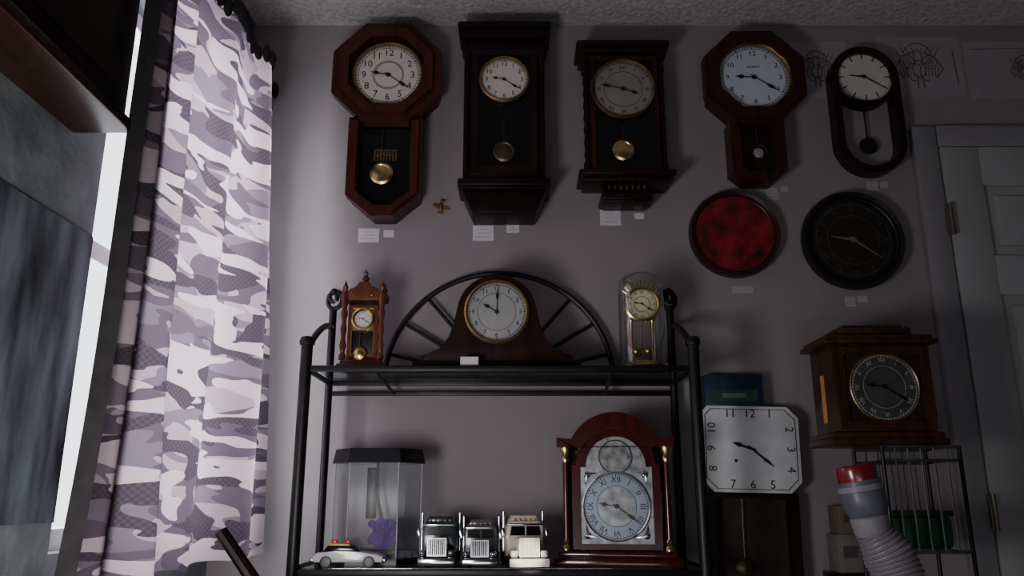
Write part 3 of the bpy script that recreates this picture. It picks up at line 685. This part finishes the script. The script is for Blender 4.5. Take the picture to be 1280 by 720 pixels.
# wire rack
Rk=thing("wire_rack",.90,yq+.07,0,"chrome wire basket stand under the bracket clock","rack")
b=B(); hx_,hy_=.085,.075; zt_=zq-.004; zb2=Z(690,dd)
xa,xb=-hx_,hx_
for z in (zt_,zt_-.03,zb2): b.tube([(xa,-hy_,z),(xb,-hy_,z),(xb,hy_,z),(xa,hy_,z)],.0035,closed=True)
for i in range(7): 
    x_=xa+i*(xb-xa)/6; b.tube([(x_,-hy_,zt_),(x_,-hy_,zb2),(x_,hy_,zb2),(x_,hy_,zt_)],.0022,seg=6)
for i in range(6): x_=xa+i*(xb-xa)/5; b.cyl((x_,-hy_,zt_),(x_,hy_,zt_),.0022,seg=6)
b.make("wire_basket",M("dull_wire",(.25,.25,.27),.35,metal=.9,var=.2),Rk)
for sx in (xa,xb):
    for sy in (-hy_,hy_): B().cyl((sx,sy,0),(sx,sy,zt_),.0045,seg=10).make("leg",mIron,Rk)
gb=thing("plastic_tub",.90,yq+.07,zb2+.004,"dark green plastic tub inside the wire basket","container")
B().box(0,0,.035,.13,.10,.07,.012).make("tub",M("green_plastic",(.010,.045,.018),.4,var=.3),gb)
B().box(0,0,.075,.14,.11,.012,.004).make("lid",M("dark_green_plastic",(.010,.04,.016),.4,var=.3),gb)
# R vacuum wand
dd=1.55
Rv=thing("vacuum_hose",X(1118,720,dd),-CD+dd,0,"grey vacuum wand with red cap and ribbed hose","vacuum cleaner")
vx=Rv.location.x
def lp(px,py): return Vector((X(px,py,dd)-vx,0,Z(py,dd)))
mGrey=M("grey_plastic",(.12,.12,.16),.4,var=.1); mWhP=M("pale_plastic",(.26,.24,.27),.45,var=.08)
mRedP=M("red_translucent_plastic",(.20,.012,.015),.25,var=.2,coat=.5)
a0=lp(1068,582); a1=lp(1084,640)
ax=(a1-a0).normalized()
def seglathe(b,p,axv,prof): 
    q=axv.to_track_quat('Z','Y').to_matrix().to_4x4(); b.lathe(prof,T=Matrix.Translation(p)@q,seg=28)
b=B(); seglathe(b,a0,ax,[(.028,0),(.036,.0),(.038,.008),(.036,.030),(.030,.034),(.028,.0)]); seglathe(b,a0,ax,[(0,.012),(.029,.012)]); b.make("red_cap",mRedP,Rv)
b=B(); seglathe(b,a0+ax*.028,ax,[(0,0),(.037,0),(.041,.03),(.040,.050),(.026,.078),(0,.078)]); b.make("wand_body",mGrey,Rv)
b=B(); seglathe(b,a0+ax*.036,ax,[(.0400,0),(.0415,.010),(.038,.012),(.038,0)]); b.make("band",mWhP,Rv)
b=B(); seglathe(b,a0+ax*.088,ax,[(0,0),(.029,0),(.034,.008),(.033,.03),(.030,.04),(0,.04)]); b.make("collar",mWhP,Rv)
b=B()
p0=a0+ax*.120; ctrl=[p0,lp(1114,700),lp(1132,750),lp(1142,830),lp(1120,980)]; 
n=90; pts=[];rad=[]
for i in range(n+1):
    t=i/n*(len(ctrl)-1); k=min(int(t),len(ctrl)-2); u=t-k
    P=[ctrl[max(k-1,0)],ctrl[k],ctrl[k+1],ctrl[min(k+2,len(ctrl)-1)]]
    pt=.5*((2*P[1])+(P[2]-P[0])*u+(2*P[0]-5*P[1]+4*P[2]-P[3])*u*u+(3*P[1]-P[0]-3*P[2]+P[3])*u**3)
    pts.append(pt); rad.append(.028+.014*min(1,max(0,(i-4)/14))+.005*(i%3==0))
b.tube(pts,rad,seg=24).make("ribbed_hose",mWhP,Rv)
b=B().cyl(tuple(pts[-1]),(pts[-1].x,0,.02),.026).box(pts[-1].x,0,.02,.3,.25,.04,.01); b.make("floor_head",mGrey,Rv)
for (px,py0,py1,wpx,lab,cc) in ((1062,632,668,26,"small tan cardboard carton stacked against the wall",(.16,.12,.09)),(1064,668,716,30,"small pale cardboard carton at the bottom of a stack",(.20,.18,.16))):
    dd=2.05; zz=Z(py1,dd); hh=Z(py0,dd)-zz; ww=wpx*K(py1,dd)
    c=thing("carton",X(px,py1,dd),-.045,zz,lab,"carton")
    B().box(0,0,hh/2,ww,.07,hh-.0005,.002).make("box_body",M("carton_card",cc,.8,var=.15),c)
    B().box(0,-.0358,hh*.55,ww*.6,.001,hh*.3).make("printed_label",M("label_card",(.08,.07,.07),.7,var=.3),c)
zz=Z(716,2.05)
ws=thing("narrow_stand",X(1064,716,2.05),-.045,0,"narrow dark wooden stand against the wall","stand")
B().box(0,0,zz-.010,.09,.085,.02,.003).make("stand_top",wWalD,ws)
for sx in (-.035,.035):
    for sy in (-.03,.03): B().box(sx,sy,(zz-.020)/2,.014,.014,zz-.018,.002).make("leg",wWalD,ws)
# ================================================================= WALL PAPERS, TAGS, ORNAMENT
def sheet(px0,py0,px1,py1,label,draw,col=(.34,.30,.33),dd=CD):
    zb2=Z(py1,dd); hh=Z(py0,dd)-zb2; pm=(py0+py1)/2; xa=X(px0,pm,dd); xb=X(px1,pm,dd); ww=xb-xa
    t=thing("drawing_sheet",(xa+xb)/2,0,zb2,label,"drawing")
    B().box(0,-.0002,hh/2,ww,.0016,hh).make("paper",M("faded_paper",col,.8,var=.05),t)
    b=B(); draw(b,ww,hh); b.make("ink_drawing",M("faint_ink",(.10,.085,.095),.8,var=.2),t)
def ell(b,cx,cz,rx,rz,r=.0014,a0=0,a1=360):
    b.tube([(cx+rx*math.cos(math.radians(a)),-.0012,cz+rz*math.sin(math.radians(a))) for a in [a0+(a1-a0)*i/28 for i in range(29)]],r,seg=5)
def orn(b,w,h,cx=0,s=1):
    cz=h*.5
    for sg in (-1,1):
        ell(b,cx+sg*.035*s,cz+.015*s,.022*s,.022*s); ell(b,cx+sg*.035*s,cz+.015*s,.012*s,.014*s); ell(b,cx+sg*.035*s,cz+.015*s,.005*s,.006*s)
        ell(b,cx+sg*.02*s,cz-.02*s,.018*s,.03*s,a0=60,a1=300)
        b.tube([(cx+sg*.012*s,-.0012,cz+.05*s),(cx+sg*.05*s,-.0012,cz+.035*s),(cx+sg*.075*s,-.0012,cz-.01*s),(cx+sg*.05*s,-.0012,cz-.04*s)],.0018,seg=5)
        b.tube([(cx+sg*.006*s,-.0012,cz-.03*s),(cx+sg*.010*s,-.0012,cz-.075*s)],.0018,seg=5)
        for q in range(5): b.tube([(cx+sg*(.02+.010*q)*s,-.0012,cz-.005*s),(cx+sg*(.018+.010*q)*s,-.0012,cz-.035*s)],.0012,seg=5)
        for q in range(4): b.tube([(cx+sg*(.012+.014*q)*s,-.0012,cz+(.052-.005*q)*s),(cx+sg*(.018+.018*q)*s,-.0012,cz+.068*s)],.0010,seg=5)
    ell(b,cx,cz+.03*s,.012*s,.026*s); ell(b,cx,cz-.01*s,.02*s,.03*s); ell(b,cx,cz+.03*s,.045*s,.05*s,a0=20,a1=160)
sheet(990,52,1060,122,"faint ornamental ink drawing on grey paper",lambda b,w,h: orn(b,w,h,-.01,.75))
sheet(1098,46,1203,121,"faint ornamental ink drawing on wide grey paper",lambda b,w,h: (orn(b,w,h,-.005,.95),b.tube([(w*.42,-.0015,h*.2),(w*.40,-.0015,h*.75)],.0014,seg=5)))
sheet(1208,52,1300,124,"plain grey paper sheet with a faint sketch",lambda b,w,h: (orn(b,w,h,.065,.6),b.tube([(-w*.4,-.0015,h*.86),(w*.4,-.0015,h*.88)],.0008,seg=5)))
tags=[(461,294,26,18),(486,292,13,9),(604,291,26,20),(641,286,16,10),(763,272,26,20),(799,270,12,8),(965,242,15,16),(980,236,10,7),(928,362,26,9),(1063,377,13,13),(1078,374,12,9),(1090,232,14,12),(1105,231,10,8)]
mP2=M("tag_paper_dim",(.42,.40,.44),.8,var=.05)
for i,(px,py,w_,h_) in enumerate(tags):
    k=K(py,CD); big=w_>20 and h_>15
    t=thing("price_tag",X(px,py,CD),0,Z(py+h_/2,CD),"white paper price tag under a wall clock" if big else "tiny paper price tag on the wall","price tag",group="price tags on the wall")
    mt=mPaper if px<820 else mP2
    B().box(0,-.0003,h_*k/2,w_*k,.0018,h_*k).make("paper",mt,t)
    if h_>9:
        b=B()
        for q in range(3): b.box((q%2-.5)*.004,-.0014,h_*k*(.25+.25*q),w_*k*(.7-.12*q),.0004,.0013)
        b.make("handwriting",M("tag_pencil",(.25,.24,.28),.8,var=.1),t)
bird=thing("bird_ornament",X(551,266,CD),-.0,Z(267,CD),"small golden brown bird ornament on the wall","ornament")
mBd=M("aged_gold",(.22,.11,.04),.45,metal=.3,var=.3)
B().ball((0,-.006,.018),.010,(.7,.6,1.3),14).ball((.004,-.008,.034),.006,seg=10).cyl((.008,-.008,.035),(.018,-.008,.038),.002,.0004,seg=8).make("bird_body",mBd,bird)
for pp in ([(0,.022),(-.020,.030),(-.024,.024),(-.008,.012)],[(0,.020),(.016,.020),(.024,.010),(.006,.010)]): B().prism(pp,-.004,-.007).make("wing",mBd,bird)
B().prism([(-.004,.010),(.004,.010),(.006,-.002),(-.010,.0)],-.004,-.007).make("tail",mBd,bird)
# folding chair whose rail pokes up beside the curtain
dd=1.62
pA=(X(276,664,dd),Z(664,dd)); pB=(X(332,722,dd),Z(722,dd))
ch=thing("folding_chair",pA[0]+.35,-CD+dd+.0,0,"dark wooden folding chair beside the curtain","chair")
cx0=ch.location.x
for yy,dz in ((-.0,0),(.16,-.13)):
    p0=Vector((pA[0]-cx0-dz,yy,pA[1]+dz)); p1=Vector((pB[0]-cx0+.10,yy,pB[1]-.16)); p2=Vector((.38,yy,.01))
    B().tube([p0,p0.lerp(p1,.5),p1,p2],[.013,.014,.014,.012],seg=10).make("leg",wDark,ch)
    B().cyl((-.12,yy+.016,.01),(.26,yy+.016,.46),.010).make("leg",wDark,ch)
B().box(.06,.08,.46,.36,.17,.02,.005).make("seat",wDark,ch)
# ================================================================= LIGHTS
w=bpy.data.worlds.new("world"); SC.world=w; w.use_nodes=True
bg=w.node_tree.nodes["Background"]; bg.inputs[0].default_value=(.88,.94,1,1); bg.inputs[1].default_value=3.0
def area(name,loc,tgt,sx,sy,e,c=(1,1,1)):
    l=bpy.data.lights.new(name,'AREA'); l.shape='RECTANGLE'; l.size=sx; l.size_y=sy; l.energy=e; l.color=c
    o=bpy.data.objects.new(name,l); COL.objects.link(o); o.location=loc
    o.rotation_euler=(Vector(tgt)-Vector(loc)).to_track_quat('-Z','Y').to_euler(); return o
area("window_daylight",(-1.15,-.38,1.6),(0,-.38,1.5),.4,1.2,38,(.95,.96,1))
area("low_window_light",(-.50,-1.42,.96),(.10,0,1.40),.28,.28,6.8,(1,.97,.96))
area("room_fill_light",(-.1,-3.2,.45),(.2,0,1.5),1.4,.6,6.2,(.97,.96,1))  # added soft fill behind the camera, no window stands there
def spot(name,loc,tgt,deg,e,c=(1,.95,.85)):
    l=bpy.data.lights.new(name,'SPOT'); l.energy=e; l.spot_size=math.radians(deg); l.spot_blend=.3; l.shadow_soft_size=.01; l.color=c
    o=bpy.data.objects.new(name,l); COL.objects.link(o); o.location=loc
    o.rotation_euler=(Vector(tgt)-Vector(loc)).to_track_quat('-Z','Y').to_euler()
tx=X(660,688,1.80)
spot("sunbeam_truck",(tx-.25,-1.3,1.10),(tx,-.31,low_+.030),3.8,110)
spot("sunbeam_dome",(-.45,-1.2,1.15),(X(802,375,1.93),-.21,Z(375,1.93)),2.4,12)
